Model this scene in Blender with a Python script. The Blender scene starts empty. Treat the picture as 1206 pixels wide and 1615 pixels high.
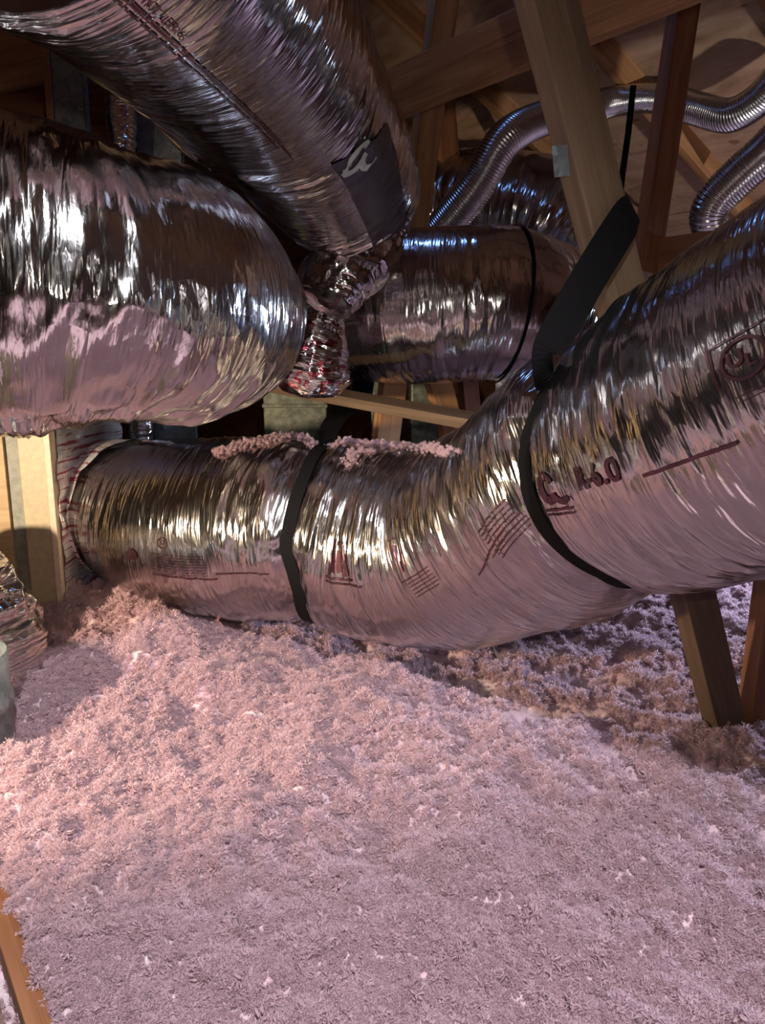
import bpy, bmesh, math, random
import numpy as np
from mathutils import Vector, Matrix

# ------------------------------------------------------------------ camera
F = 1213.0; CX, CY = 603.0, 807.5; CAMZ = 0.80
TH = math.atan((CY - 560.0) / F)
ct, st = math.cos(TH), math.sin(TH)
sc = bpy.context.scene
col = sc.collection
cam_d = bpy.data.cameras.new('camera'); cam = bpy.data.objects.new('camera', cam_d); col.objects.link(cam)
cam.location = (0, 0, CAMZ); cam.rotation_euler = (math.pi / 2 - TH, 0, 0)
cam_d.sensor_fit = 'VERTICAL'; cam_d.sensor_height = 24.0; cam_d.lens = F / 1615.0 * 24.0
cam_d.clip_start = 0.02
sc.camera = cam

# ------------------------------------------------------------------ world, lights, exposure
w = bpy.data.worlds.new('world'); sc.world = w; w.use_nodes = True
w.node_tree.nodes['Background'].inputs[0].default_value = (0.55, 0.65, 0.9, 1)
w.node_tree.nodes['Background'].inputs[1].default_value = 0.08
sc.view_settings.view_transform = 'Standard'; sc.view_settings.look = 'None'
sc.view_settings.gamma = 1.0; sc.view_settings.use_curve_mapping = False
sc.view_settings.exposure = -0.28
sc.cycles.max_bounces = 7; sc.cycles.diffuse_bounces = 3; sc.cycles.glossy_bounces = 4; sc.cycles.transmission_bounces = 2

def look(o, target):
    d = Vector(target) - o.location
    o.rotation_euler = d.to_track_quat('-Z', 'Y').to_euler()

def lamp(name, kind, loc, energy, color, target=None, **kw):
    l = bpy.data.lights.new(name, kind); l.energy = energy; l.color = color
    for k, v in kw.items(): setattr(l, k, v)
    o = bpy.data.objects.new(name, l); col.objects.link(o); o.location = loc
    if target: look(o, target)
    return o
# cool white work lamp hung above and behind the photographer
lamp('work_lamp', 'SPOT', (0.15, -0.35, 1.95), 450, (0.92, 0.94, 1.0), (-0.2, 0.66, 0.0),
     spot_size=math.radians(82), spot_blend=0.9, shadow_soft_size=0.05)
# warm lamp standing low at the left, shining under the big duct
lamp('floor_lamp', 'SPOT', (-1.28, 0.58, 0.62), 250, (1.0, 0.80, 0.56), (-0.28, 2.1, 0.30),
     spot_size=math.radians(80), spot_blend=0.75, shadow_soft_size=0.05)
# unseen spot added beyond the first truss to brighten the roof deck
lamp('roof_fill_light', 'SPOT', (1.75, 1.25, 0.7), 95, (1.0, 0.94, 0.88), (1.45, 3.75, 1.5),
     spot_size=math.radians(52), spot_blend=0.5, shadow_soft_size=0.04)
# the phone's own torch
lamp('phone_torch', 'POINT', (0.05, 0.0, 0.87), 17, (1.0, 0.93, 0.84), shadow_soft_size=0.012)
# daylight falling through a roof vent and a soffit vent
lamp('roof_vent_daylight', 'AREA', (-0.1, 2.4, 2.3), 1.8, (0.20, 0.40, 1.0), (0.1, 1.6, 0.0), shape='RECTANGLE', size=0.16, size_y=0.16)
lamp('soffit_daylight', 'AREA', (2.35, 3.1, 0.8), 34, (0.60, 0.74, 1.0), (1.35, 2.5, 0.0), shape='RECTANGLE', size=0.6, size_y=0.2, spread=math.radians(95))

# ------------------------------------------------------------------ pixel helpers
def raydir(px, py):
    r = (px - CX) / F; u = (CY - py) / F
    return Vector((r, ct + u * st, -st + u * ct))
def P(px, py, Y):
    d = raydir(px, py); k = Y / d.y
    return Vector((d.x * k, Y, CAMZ + d.z * k))
def G(px, py, z=0.0):
    d = raydir(px, py); k = (z - CAMZ) / d.z
    return Vector((d.x * k, d.y * k, z))
def proj(pts):
    p = np.asarray(pts, float)
    X = p[..., 0]; Yw = p[..., 1]; Z = p[..., 2] - CAMZ
    zc = Yw * ct - Z * st; up = Yw * st + Z * ct
    return CX + F * X / zc, CY - F * up / zc, zc
PSI = math.radians(57.0)
TD = Vector((math.sin(PSI), math.cos(PSI), 0))      # horizontal direction of the trusses (down the slope)
MD = Vector((math.cos(PSI), -math.sin(PSI), 0))     # across the trusses
SLOPE = 0.49
def plane(px, py, off):                             # pixel onto the truss plane MD.p = -off
    d = raydir(px, py); k = -off / (MD.x * d.x + MD.y * d.y)
    return Vector((0, 0, CAMZ)) + d * k
DECK0 = P(1080, 370, 4.0)
def deckz(x, y):
    return DECK0.z + SLOPE * ((DECK0.x - x) * TD.x + (DECK0.y - y) * TD.y)

# ------------------------------------------------------------------ noise
def _h(ix, iy, seed):
    n = (ix.astype(np.int64) * 374761393 + iy.astype(np.int64) * 668265263 + seed * 1442695041) & 0xffffffff
    n = ((n ^ (n >> 13)) * 1274126177) & 0xffffffff
    return ((n ^ (n >> 16)) & 0xffff) / 65535.0
def vnoise(x, y, seed=0, K=None):
    x0 = np.floor(x); y0 = np.floor(y); fx = x - x0; fy = y - y0
    fx = fx * fx * (3 - 2 * fx); fy = fy * fy * (3 - 2 * fy)
    def m(v): return np.mod(v, K) if K else v
    a = _h(x0, m(y0), seed); b = _h(x0 + 1, m(y0), seed); c = _h(x0, m(y0 + 1), seed); d = _h(x0 + 1, m(y0 + 1), seed)
    return (a * (1 - fx) + b * fx) * (1 - fy) + (c * (1 - fx) + d * fx) * fy

# ------------------------------------------------------------------ object helpers
def obj(name, me, mat=None, parent=None, smooth=False):
    o = bpy.data.objects.new(name, me); col.objects.link(o)
    if mat and not me.materials: me.materials.append(mat)
    if parent is not None:
        o.parent = parent
        o.matrix_parent_inverse = Matrix.Identity(4)
        o.location = -Vector(parent.location)
    if smooth:
        me.polygons.foreach_set('use_smooth', [True] * len(me.polygons))
    return o
def thing(name, label, cat, loc=(0, 0, 0), group=None):
    o = bpy.data.objects.new(name, None); col.objects.link(o); o.location = loc
    o.empty_display_size = 0.05
    return tag(o, label, cat, group)
def tag(o, label, cat, group=None, kind=None):
    o['label'] = label; o['category'] = cat
    if group: o['group'] = group
    if kind: o['kind'] = kind
    return o
def grid_mesh(name, pts, wrap=False, uv=None, caps=False):
    n, m = pts.shape[:2]
    me = bpy.data.meshes.new(name)
    idx = np.arange(n * m).reshape(n, m)
    if wrap:
        a = idx[:-1]; b = idx[1:]
        q = np.stack([a, np.roll(a, -1, 1), np.roll(b, -1, 1), b], -1).reshape(-1, 4)
    else:
        q = np.stack([idx[:-1, :-1], idx[:-1, 1:], idx[1:, 1:], idx[1:, :-1]], -1).reshape(-1, 4)
    faces = q.tolist()
    if caps and wrap:
        faces.append(idx[0].tolist()); faces.append(idx[-1][::-1].tolist())
    me.from_pydata(pts.reshape(-1, 3).tolist(), [], faces)
    if uv is not None:
        lay = me.uv_layers.new(name='UVMap')
        u = uv.reshape(-1, 2)
        li = np.empty(len(me.loops), np.int32); me.loops.foreach_get('vertex_index', li)
        lu = u[li].copy()
        if wrap:                                    # mend the seam
            per = uv[0, 1, 1] - uv[0, 0, 1]
            nq = len(q); l4 = lu[:nq * 4].reshape(nq, 4, 2)
            big = (l4[:, :, 1].max(1) - l4[:, :, 1].min(1)) > per * 3
            for c in (1, 2): l4[big, c, 1] += per * m
            lu[:nq * 4] = l4.reshape(-1, 2)
        lay.data.foreach_set('uv', lu.astype(np.float32).ravel())
    me.update()
    return me
def box_mesh(name, sx, sy, sz, bev=0.0, org=(0, 0, 0)):
    bm = bmesh.new(); bmesh.ops.create_cube(bm, size=1.0)
    for v in bm.verts: v.co = Vector((v.co.x * sx + org[0], v.co.y * sy + org[1], v.co.z * sz + org[2]))
    if bev: bmesh.ops.bevel(bm, geom=bm.edges[:], offset=bev, segments=2, affect='EDGES', profile=0.6)
    me = bpy.data.meshes.new(name); bm.to_mesh(me); bm.free()
    return me
def lumber(name, p0, p1, width, thick, wdir, mat, parent=None, bev=0.0025, ext0=0.0, ext1=0.0):
    """board from p0 to p1; its wide side lies along wdir"""
    p0 = Vector(p0); p1 = Vector(p1); X = (p1 - p0).normalized()
    p0 = p0 - X * ext0; p1 = p1 + X * ext1; L = (p1 - p0).length
    Yv = Vector(wdir); Yv = (Yv - X * Yv.dot(X)).normalized(); Z = X.cross(Yv)
    me = box_mesh(name, L, width, thick, bev)
    o = bpy.data.objects.new(name, me); col.objects.link(o); me.materials.append(mat)
    M = Matrix((X, Yv, Z)).transposed().to_4x4(); M.translation = (p0 + p1) / 2
    if parent is not None:
        o.parent = parent; o.matrix_parent_inverse = Matrix.Identity(4)
        M.translation = M.translation - Vector(parent.location)
    o.matrix_basis = M
    return o
def abox(name, mn, mx, mat, parent=None, bev=0.002):
    mn = Vector(mn); mx = Vector(mx); d = mx - mn; c = (mn + mx) / 2
    me = box_mesh(name, d.x, d.y, d.z, bev)
    o = bpy.data.objects.new(name, me); col.objects.link(o); me.materials.append(mat)
    o.location = c
    if parent is not None:
        o.parent = parent; o.matrix_parent_inverse = Matrix.Identity(4); o.location = c - Vector(parent.location)
    return o
def ribbon(name, pts, sides, norms, widths, thick, mat, parent=None):
    rows = []
    for p, s, n, wd in zip(pts, sides, norms, widths):
        p = Vector(p); s = Vector(s).normalized() * wd / 2; n = Vector(n).normalized() * thick
        rows.append([p - s, p - s + n, p + s + n, p + s])
    me = grid_mesh(name, np.array(rows, float), wrap=True, caps=True)
    return obj(name, me, mat, parent)

# ------------------------------------------------------------------ materials
class NT:
    def __init__(s, name):
        s.m = bpy.data.materials.new(name); s.m.use_nodes = True; s.t = s.m.node_tree; s.n = s.t.nodes
        s.b = s.n['Principled BSDF']
    def add(s, typ, **kw):
        nd = s.n.new(typ)
        for k, v in kw.items():
            if k.startswith('i_'): nd.inputs[k[2:].replace('_', ' ')].default_value = v
            else: setattr(nd, k, v)
        return nd
    def link(s, a, b): s.t.links.new(a, b)
    def coords(s, out, scale, rot=(0, 0, 0)):
        tc = s.add('ShaderNodeTexCoord'); mp = s.add('ShaderNodeMapping')
        mp.inputs['Scale'].default_value = scale; mp.inputs['Rotation'].default_value = rot
        s.link(tc.outputs[out], mp.inputs['Vector']); return mp.outputs[0]
    def noise(s, vec, scale=1.0, detail=2.0, rough=0.5, dist=0.0):
        nd = s.add('ShaderNodeTexNoise'); s.link(vec, nd.inputs['Vector'])
        nd.inputs['Scale'].default_value = scale; nd.inputs['Detail'].default_value = detail
        nd.inputs['Roughness'].default_value = rough; nd.inputs['Distortion'].default_value = dist
        return nd.outputs['Fac']
    def ramp(s, fac, stops):
        nd = s.add('ShaderNodeValToRGB'); s.link(fac, nd.inputs[0]); cr = nd.color_ramp
        while len(cr.elements) < len(stops): cr.elements.new(0.5)
        for e, (p, c) in zip(cr.elements, stops):
            e.position = p; e.color = (*c, 1) if len(c) == 3 else c
        return nd.outputs[0]
    def math(s, op, a, b=None):
        nd = s.add('ShaderNodeMath', operation=op)
        for i, v in enumerate((a, b)):
            if v is None: continue
            if isinstance(v, (int, float)): nd.inputs[i].default_value = v
            else: s.link(v, nd.inputs[i])
        return nd.outputs[0]
    def bump(s, h, strength, dist):
        nd = s.add('ShaderNodeBump'); nd.inputs['Strength'].default_value = strength; nd.inputs['Distance'].default_value = dist
        s.link(h, nd.inputs['Height']); s.link(nd.outputs[0], s.b.inputs['Normal'])
    def set(s, **kw):
        for k, v in kw.items():
            i = s.b.inputs[k.replace('_', ' ')]
            if hasattr(v, 'default_value') or hasattr(v, 'is_linked'): s.link(v, i)
            else: i.default_value = v
        return s.m

def foil_mat(name, color, rough=0.15, k=1.0, fine=1.0, red=False, redscale=(4, 85, 1), metal=1.0):
    t = NT(name)
    n1 = t.noise(t.coords('UV', (62, 6, 1)), 1.0, 2.5, 0.5, 0.3)
    ridge = t.math('ABSOLUTE', t.math('SUBTRACT', n1, 0.5))
    n2 = t.noise(t.coords('UV', (190, 38, 1)), 1.0, 2.0, 0.5, 0.5)
    vo = t.add('ShaderNodeTexVoronoi', feature='F1'); vo.inputs['Scale'].default_value = 1.0
    t.link(t.coords('UV', (62, 30, 1), (0, 0, 0.35)), vo.inputs['Vector'])
    msk = t.noise(t.coords('UV', (5, 4, 1)), 1.0, 1.0)
    msk = t.ramp(msk, [(0.42, (0, 0, 0)), (0.62, (1, 1, 1))])
    h = t.math('ADD', t.math('MULTIPLY', ridge, 1.6), t.math('MULTIPLY', n2, 0.16 * fine))
    h = t.math('ADD', h, t.math('MULTIPLY', t.math('MULTIPLY', vo.outputs['Distance'], 0.42 * fine), msk))
    t.bump(h, 0.55 * k, 0.006)
    r = t.math('ADD', t.math('MULTIPLY', t.noise(t.coords('UV', (9, 9, 1)), 1.0, 2.0), 0.14), rough - 0.06)
    base = color
    if red:
        rn = t.noise(t.coords('UV', redscale), 1.0, 3.0, 0.6, 0.4)
        f = t.ramp(rn, [(0.53, (0, 0, 0)), (0.58, (1, 1, 1))])
        mx = t.add('ShaderNodeMix', data_type='RGBA'); t.link(f, mx.inputs[0])
        mx.inputs[6].default_value = (*color, 1); mx.inputs[7].default_value = (0.42, 0.10, 0.13, 1)
        base = mx.outputs[2]
    return t.set(Base_Color=base if red else (*color, 1), Metallic=metal, Roughness=r)
FOIL = foil_mat('silver_foil_jacket', (0.56, 0.53, 0.52), 0.155, 0.9)
FOIL_L = foil_mat('silver_foil_jacket_crinkled', (0.57, 0.54, 0.53), 0.14, 1.25, 1.5)
FOIL_UP = foil_mat('silver_foil_jacket_upper', (0.57, 0.54, 0.54), 0.13, 0.9)
FOIL_TAPE = foil_mat('crumpled_foil_tape', (0.82, 0.80, 0.79), 0.30, 1.4, 1.4, red=True, metal=0.6)
FOIL_BOOT = foil_mat('crumpled_printed_foil', (0.75, 0.73, 0.72), 0.15, 2.4, 2.4, red=True, redscale=(60, 36, 1))
FOIL_CR = foil_mat('crumpled_foil', (0.68, 0.66, 0.65), 0.15, 1.6, 1.6)

def wood_mat(name, c0, c1, c2, rough=0.65, gscale=1.0):
    t = NT(name)
    v = t.coords('Object', (1.6 * gscale, 22 * gscale, 22 * gscale))
    n = t.noise(v, 1.0, 4.0, 0.6, 0.9)
    fine = t.noise(t.coords('Object', (6, 240, 240)), 1.0, 2.0)
    f = t.math('ADD', n, t.math('MULTIPLY', t.math('SUBTRACT', fine, 0.5), 0.25))
    c = t.ramp(f, [(0.30, c0), (0.5, c1), (0.72, c2)])
    t.bump(fine, 0.25, 0.001)
    return t.set(Base_Color=c, Roughness=rough)
WOOD = wood_mat('truss_lumber', (0.20, 0.085, 0.035), (0.34, 0.165, 0.07), (0.46, 0.26, 0.12))
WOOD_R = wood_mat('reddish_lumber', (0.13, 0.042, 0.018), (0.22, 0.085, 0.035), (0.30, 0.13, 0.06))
WOOD_G = wood_mat('darkened_lumber', (0.075, 0.045, 0.026), (0.115, 0.07, 0.04), (0.165, 0.105, 0.062))  # darker lumber tone, shade on the leaning web put into the colour
WOOD_T = wood_mat('tan_lumber', (0.26, 0.17, 0.085), (0.34, 0.235, 0.125), (0.40, 0.30, 0.17))
def ply_mat():
    t = NT('roof_plywood')
    a = t.noise(t.coords('Object', (2.2, 9, 4)), 1.0, 4.0, 0.6, 1.4)
    b = t.noise(t.coords('Object', (30, 30, 30)), 1.0, 2.0)
    k = t.noise(t.coords('Object', (11, 19, 11)), 1.0, 0.0)
    c = t.ramp(t.math('ADD', a, t.math('MULTIPLY', t.math('SUBTRACT', b, 0.5), 0.12)), [(0.3, (0.22, 0.12, 0.07)), (0.5, (0.36, 0.225, 0.145)), (0.7, (0.44, 0.30, 0.205))])
    mx = t.add('ShaderNodeMix', data_type='RGBA'); t.link(t.ramp(k, [(0.80, (0, 0, 0)), (0.83, (1, 1, 1))]), mx.inputs[0])
    t.link(c, mx.inputs[6]); mx.inputs[7].default_value = (0.2, 0.1, 0.05, 1)
    return t.set(Base_Color=mx.outputs[2], Roughness=0.75)
PLY = ply_mat()
def galv_mat():
    t = NT('galvanized_steel')
    vo = t.add('ShaderNodeTexVoronoi', feature='F1'); vo.inputs['Scale'].default_value = 60
    t.link(t.coords('Object', (1, 1, 1)), vo.inputs['Vector'])
    sx = t.add('ShaderNodeSeparateColor'); t.link(vo.outputs['Color'], sx.inputs[0])
    c = t.ramp(sx.outputs[0], [(0.0, (0.15, 0.17, 0.175)), (1.0, (0.27, 0.30, 0.305))])
    r = t.ramp(sx.outputs[1], [(0.0, (0.35, 0.35, 0.35)), (1.0, (0.6, 0.6, 0.6))])
    return t.set(Base_Color=c, Metallic=0.6, Roughness=r)
GALV = galv_mat()
def simple(name, color, rough=0.6, metal=0.0, nscale=40, amt=0.15, bump=0.0):
    t = NT(name)
    n = t.noise(t.coords('Object', (nscale,) * 3), 1.0, 3.0)
    lo = tuple(c * (1 - amt) for c in color); hi = tuple(min(1, c * (1 + amt)) for c in color)
    c = t.ramp(n, [(0.35, lo), (0.65, hi)])
    if bump: t.bump(n, 0.4, bump)
    return t.set(Base_Color=c, Roughness=rough, Metallic=metal)
ALU = simple('aluminum_flex', (0.66, 0.66, 0.67), 0.24, 1.0, 60, 0.06)
INK = simple('dark_printing_ink', (0.13, 0.06, 0.075), 0.3, 0.9)
INK_GREY = simple('grey_printing', (0.42, 0.42, 0.39), 0.5, 0.3)
INK_DARK = simple('dark_label_print', (0.05, 0.035, 0.045), 0.35, 0.4)
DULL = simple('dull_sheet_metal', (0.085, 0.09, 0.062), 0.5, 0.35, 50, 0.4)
WHITE = simple('white_plastic', (0.75, 0.8, 0.86), 0.35, 0, 20, 0.03)  # blue cast of daylight put into the white
BOARD = simple('tan_duct_board', (0.34, 0.265, 0.165), 0.5, 0, 60, 0.10)
PALE = simple('pale_board_edge', (0.50, 0.40, 0.30), 0.6, 0, 80, 0.10)
GREYTAPE = simple('grey_seam_strip', (0.17, 0.17, 0.14), 0.55, 0, 60, 0.2)
STICK = simple('grey_stick', (0.12, 0.09, 0.08), 0.7)
def strap_mat():
    t = NT('black_webbing')
    wv = t.add('ShaderNodeTexWave'); wv.inputs['Scale'].default_value = 260
    t.link(t.coords('Object', (1, 1, 1)), wv.inputs['Vector'])
    t.bump(wv.outputs['Fac'], 0.3, 0.0008)
    return t.set(Base_Color=(0.004, 0.0035, 0.004, 1), Roughness=0.8, Specular_IOR_Level=0.12)
STRAP = strap_mat()
def insul_mat():
    t = NT('pink_fiberglass')
    n = t.noise(t.coords('Object', (14, 14, 14)), 1.0, 4.0, 0.65)
    big = t.noise(t.coords('Object', (3, 3, 3)), 1.0, 2.0)
    f = t.math('ADD', n, t.math('MULTIPLY', t.math('SUBTRACT', big, 0.5), 0.5))
    c = t.ramp(f, [(0.3, (0.70, 0.44, 0.51)), (0.5, (0.86, 0.61, 0.67)), (0.72, (0.92, 0.76, 0.80))])
    t.bump(t.noise(t.coords('Object', (160, 160, 160)), 1.0, 3.0, 0.7), 0.7, 0.005)
    m = t.set(Base_Color=c, Roughness=0.95)
    t.b.inputs['Specular IOR Level'].default_value = 0.1
    tr = t.add('ShaderNodeBsdfTranslucent'); t.link(c, tr.inputs[0])
    mx = t.add('ShaderNodeMixShader'); mx.inputs[0].default_value = 0.38
    t.link(t.b.outputs[0], mx.inputs[1]); t.link(tr.outputs[0], mx.inputs[2])
    t.link(mx.outputs[0], t.n['Material Output'].inputs['Surface'])
    return m
PINK = insul_mat()

# ------------------------------------------------------------------ ducts
def catmull(ctrl, n):
    c = np.array(ctrl, float); c = np.vstack([2 * c[0] - c[1], c, 2 * c[-1] - c[-2]])
    out = []
    for i in range(1, len(c) - 2):
        t = np.linspace(0, 1, n, endpoint=False)[:, None]
        p0, p1, p2, p3 = c[i - 1], c[i], c[i + 1], c[i + 2]
        out.append(0.5 * ((2 * p1) + (-p0 + p2) * t + (2 * p0 - 5 * p1 + 4 * p2 - p3) * t ** 2 + (-p0 + 3 * p1 - 3 * p2 + p3) * t ** 3))
    out.append(c[-2][None]); return np.vstack(out)
class Duct:
    def __init__(s, ctrl, seed=1, wr=1.0, ref=(0, 0, 1)):
        """ctrl: (Vector, radius)"""
        d = catmull([(*p, r) for p, r in ctrl], 40)
        seg = np.linalg.norm(np.diff(d[:, :3], axis=0), axis=1)
        s.S = np.concatenate([[0], np.cumsum(seg)]); s.L = s.S[-1]
        n = max(60, int(s.L / 0.006)); q = np.linspace(0, s.L, n)
        s.q = q; s.C = np.stack([np.interp(q, s.S, d[:, i]) for i in range(3)], 1); s.R = np.interp(q, s.S, d[:, 3])
        T = np.gradient(s.C, axis=0); T /= np.linalg.norm(T, axis=1)[:, None]
        N = np.zeros_like(T); v = np.array(ref, float)
        for i in range(n):
            v = v - T[i] * v.dot(T[i]); v /= np.linalg.norm(v); N[i] = v
        s.T, s.N, s.B = T, N, np.cross(T, N)
        s.seed = seed; s.wr = wr; s.pinch = []; s.flat = None
    def _i(s, arr, q):
        return np.stack([np.interp(q, s.q, arr[:, k]) for k in range(3)], -1)
    def disp(s, q, a):
        w_ = np.mod(a / (2 * np.pi), 1.0); sd = s.seed
        warp = q + 0.035 * (vnoise(q * 5, w_ * 5, sd, 5) - 0.5) + 0.02 * (vnoise(q * 11, w_ * 9, sd + 1, 9) - 0.5)
        big = (vnoise(q * 7, w_ * 6, sd + 2, 6) - 0.5) * 0.011
        r1 = 1 - np.abs(2 * vnoise(warp * 26, w_ * 5, sd + 3, 5) - 1); r1 = r1 ** 2 * 0.0068
        r2 = 1 - np.abs(2 * vnoise(warp * 72, w_ * 11, sd + 4, 11) - 1); r2 = r2 ** 2 * 0.0040
        mk = np.clip(vnoise(q * 6, w_ * 5, sd + 5, 5) * 1.6 - 0.3, 0.15, 1)
        cr = (vnoise(q * 45, w_ * 40, sd + 6, 40) - 0.5) * 0.0045
        return s.wr * (big + (r1 + r2) * mk + cr * mk - 0.004)
    def rad(s, q, a, wrinkles=True):
        r = np.interp(q, s.q, s.R)
        if wrinkles: r = r + s.disp(q, a)
        for av, sv, dep, wd in s.pinch:
            s0 = np.interp(np.mod(a, 2 * np.pi), av, sv, period=2 * np.pi)
            r = r - dep * np.exp(-((q - s0) / wd) ** 2)
        return r
    def at(s, q, a, off=0.0, wrinkles=True):
        q = np.asarray(q, float); a = np.asarray(a, float)
        C, N, B = s._i(s.C, q), s._i(s.N, q), s._i(s.B, q)
        r = (s.rad(q, a, wrinkles) + off)[..., None]
        return C + r * (np.cos(a)[..., None] * N + np.sin(a)[..., None] * B)
    def normal(s, q, a):
        N, B = s._i(s.N, np.asarray(q, float)), s._i(s.B, np.asarray(q, float)); a = np.asarray(a)
        return np.cos(a)[..., None] * N + np.sin(a)[..., None] * B
    def mesh(s, name, ds=0.0045, na=200, hollow=False):
        n = int(s.L / ds); q = np.linspace(0, s.L, n); a = np.linspace(0, 2 * np.pi, na, endpoint=False)
        Q, A = np.meshgrid(q, a, indexing='ij')
        pts = s.at(Q, A)
        uv = np.stack([Q, A * float(np.mean(s.R))], -1)
        return grid_mesh(name, pts, wrap=True, uv=uv, caps=not hollow)
    def pick(s, px, py):
        """the (s, a) of the near surface seen at a pixel"""
        q = np.linspace(0, s.L, 500); a = np.linspace(0, 2 * np.pi, 360, endpoint=False)
        Q, A = np.meshgrid(q, a, indexing='ij'); p = s.at(Q, A, 0, False)
        nn = s.normal(Q, A); v = p - np.array([0, 0, CAMZ])
        x, y, z = proj(p)
        d = (x - px) ** 2 + (y - py) ** 2 + np.where((nn * v).sum(-1) > 0.02, 1e6, 0) + np.where(z < 0.05, 1e9, 0)
        i = np.unravel_index(np.argmin(d), d.shape)
        return q[i[0]], a[i[1]]
    def wrap_pix(s, name, poly, mat, parent, off=0.0022):
        ps = [s.pick(*p) for p in poly]; av = np.unwrap([p[1] for p in ps])
        c = np.mean(poly, axis=0); q0, a0 = s.pick(*c); sx, sy, r = s.signs(q0, a0)
        a0 = a0 + 2 * np.pi * round((av.mean() - a0) / (2 * np.pi))
        v = [(sx * (p[0] - q0), sy * (a - a0) * r) for p, a in zip(ps, av)]
        return s.wrap(name, v, [tuple(range(len(v)))], c[0], c[1], mat, parent, off=off)
    def signs(s, q, a):
        r = float(np.interp(q, s.q, s.R)); e = 0.01
        x0, y0, _ = proj(s.at(q, a, 0, False)); x1, y1, _ = proj(s.at(q + e, a, 0, False)); x2, y2, _ = proj(s.at(q, a + e / r, 0, False))
        return (1 if x1 > x0 else -1), (1 if y2 < y0 else -1), r
    def wrap(s, name, verts, faces, px, py, mat, parent, scale=1.0, rot=0.0, off=0.0022, sub=0.012):
        """bend a flat print (metres, x to the right, y up) onto the jacket at a pixel"""
        q0, a0 = s.pick(px, py); sx, sy, r = s.signs(q0, a0)
        bm = bmesh.new()
        vs = [bm.verts.new((v[0] * scale, v[1] * scale, 0)) for v in verts]
        for f in faces:
            try: bm.faces.new([vs[i] for i in f])
            except ValueError: pass
        bmesh.ops.triangulate(bm, faces=bm.faces[:])
        for _ in range(5):
            ed = [e for e in bm.edges if e.calc_length() > sub]
            if not ed: break
            bmesh.ops.subdivide_edges(bm, edges=ed, cuts=1); bmesh.ops.triangulate(bm, faces=bm.faces[:])
        co = np.array([v.co for v in bm.verts]); c, sn = math.cos(rot), math.sin(rot)
        x = co[:, 0] * c - co[:, 1] * sn; y = co[:, 0] * sn + co[:, 1] * c
        p = s.at(np.clip(q0 + sx * x, 0, s.L), a0 + sy * y / r, off)
        for v, pp in zip(bm.verts, p): v.co = pp
        if sx * sy > 0:
            pass
        me = bpy.data.meshes.new(name); bm.to_mesh(me); bm.free()
        return obj(name, me, mat, parent, True)

def text_geo(txt, size, bold=0.0):
    c = bpy.data.curves.new('t', 'FONT'); c.body = txt; c.size = size; c.align_x = 'CENTER'; c.align_y = 'CENTER'; c.offset = bold
    c.resolution_u = 3
    o = bpy.data.objects.new('t', c); me = bpy.data.meshes.new_from_object(o)
    v = [tuple(x.co) for x in me.vertices]; f = [tuple(p.vertices) for p in me.polygons]
    bpy.data.objects.remove(o); bpy.data.curves.remove(c); bpy.data.meshes.remove(me)
    return v, f
def rects(rs):
    v, f = [], []
    for x0, y0, x1, y1 in rs:
        k = len(v); v += [(x0, y0), (x1, y0), (x1, y1), (x0, y1)]; f.append((k, k + 1, k + 2, k + 3))
    return v, f
def arc_geo(cx, cy, r, w_, a0, a1, n=32, ry=None):
    ry = ry or r; v, f = [], []
    for i in range(n + 1):
        t = math.radians(a0 + (a1 - a0) * i / n)
        v += [(cx + (r - w_ / 2) * math.cos(t), cy + (ry - w_ / 2) * math.sin(t)), (cx + (r + w_ / 2) * math.cos(t), cy + (ry + w_ / 2) * math.sin(t))]
        if i: k = 2 * i; f.append((k - 2, k - 1, k + 1, k))
    return v, f
def join(*gs):
    v, f = [], []
    for a, b in gs:
        k = len(v); v += list(a); f += [tuple(i + k for i in q) for q in b]
    return v, f
def dashes(W, rows, pitch, h, seed, gap=0.006):
    rnd = random.Random(seed); out = []
    for i in range(rows):
        x = -W / 2; y = -i * pitch
        while x < W / 2 - 0.004:
            l = rnd.uniform(0.006, 0.02); out.append((x, y - h / 2, min(x + l, W / 2), y + h / 2)); x += l + rnd.uniform(0.3, 1) * gap * 0.6
    return rects(out)

# ------------------------------------------------------------------ structure: floor, roof, walls
fl = obj('floor', box_mesh('floor', 14, 14, 0.02, 0, (0, 2, -0.23)), PLY); fl['kind'] = 'structure'
# roof: two slopes of plywood sheets, ridge across MD
RIDGE_T = -1.1
d0 = DECK0.x * TD.x + DECK0.y * TD.y
def tp(t, m, z): return TD * t + MD * m + Vector((0, 0, z))
ridge_z = DECK0.z + SLOPE * (d0 - RIDGE_T)
nrm = Vector((TD.x * SLOPE, TD.y * SLOPE, 1)).normalized()
ceil = bpy.data.objects.new('ceiling', None); col.objects.link(ceil); ceil['kind'] = 'structure'; ceil['label'] = 'plywood roof deck sloping down to the eave'
sl = math.sqrt(1 + SLOPE ** 2)
sheet = box_mesh('roof_sheet', 2.434, 1.214, 0.014, 0.001); sheet.materials.append(PLY)
for side in (1, -1):
    dn = (TD * side + Vector((0, 0, -SLOPE))).normalized(); up = Vector((TD.x * side * SLOPE, TD.y * side * SLOPE, 1)).normalized()
    for r in range(7):
        for c in range(-3, 4):
            mm = (c + (0.5 if r % 2 else 0)) * 2.44
            if abs(mm) > 7: continue
            o = bpy.data.objects.new('roof_sheet', sheet); col.objects.link(o)
            ctr = tp(RIDGE_T, mm, ridge_z) + dn * (0.607 + r * 1.22) + up * 0.007
            X = MD * side; M = Matrix((X, up.cross(X), up)).transposed().to_4x4(); M.translation = ctr
            o.parent = ceil; o.matrix_parent_inverse = Matrix.Identity(4); o.matrix_basis = M
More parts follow.
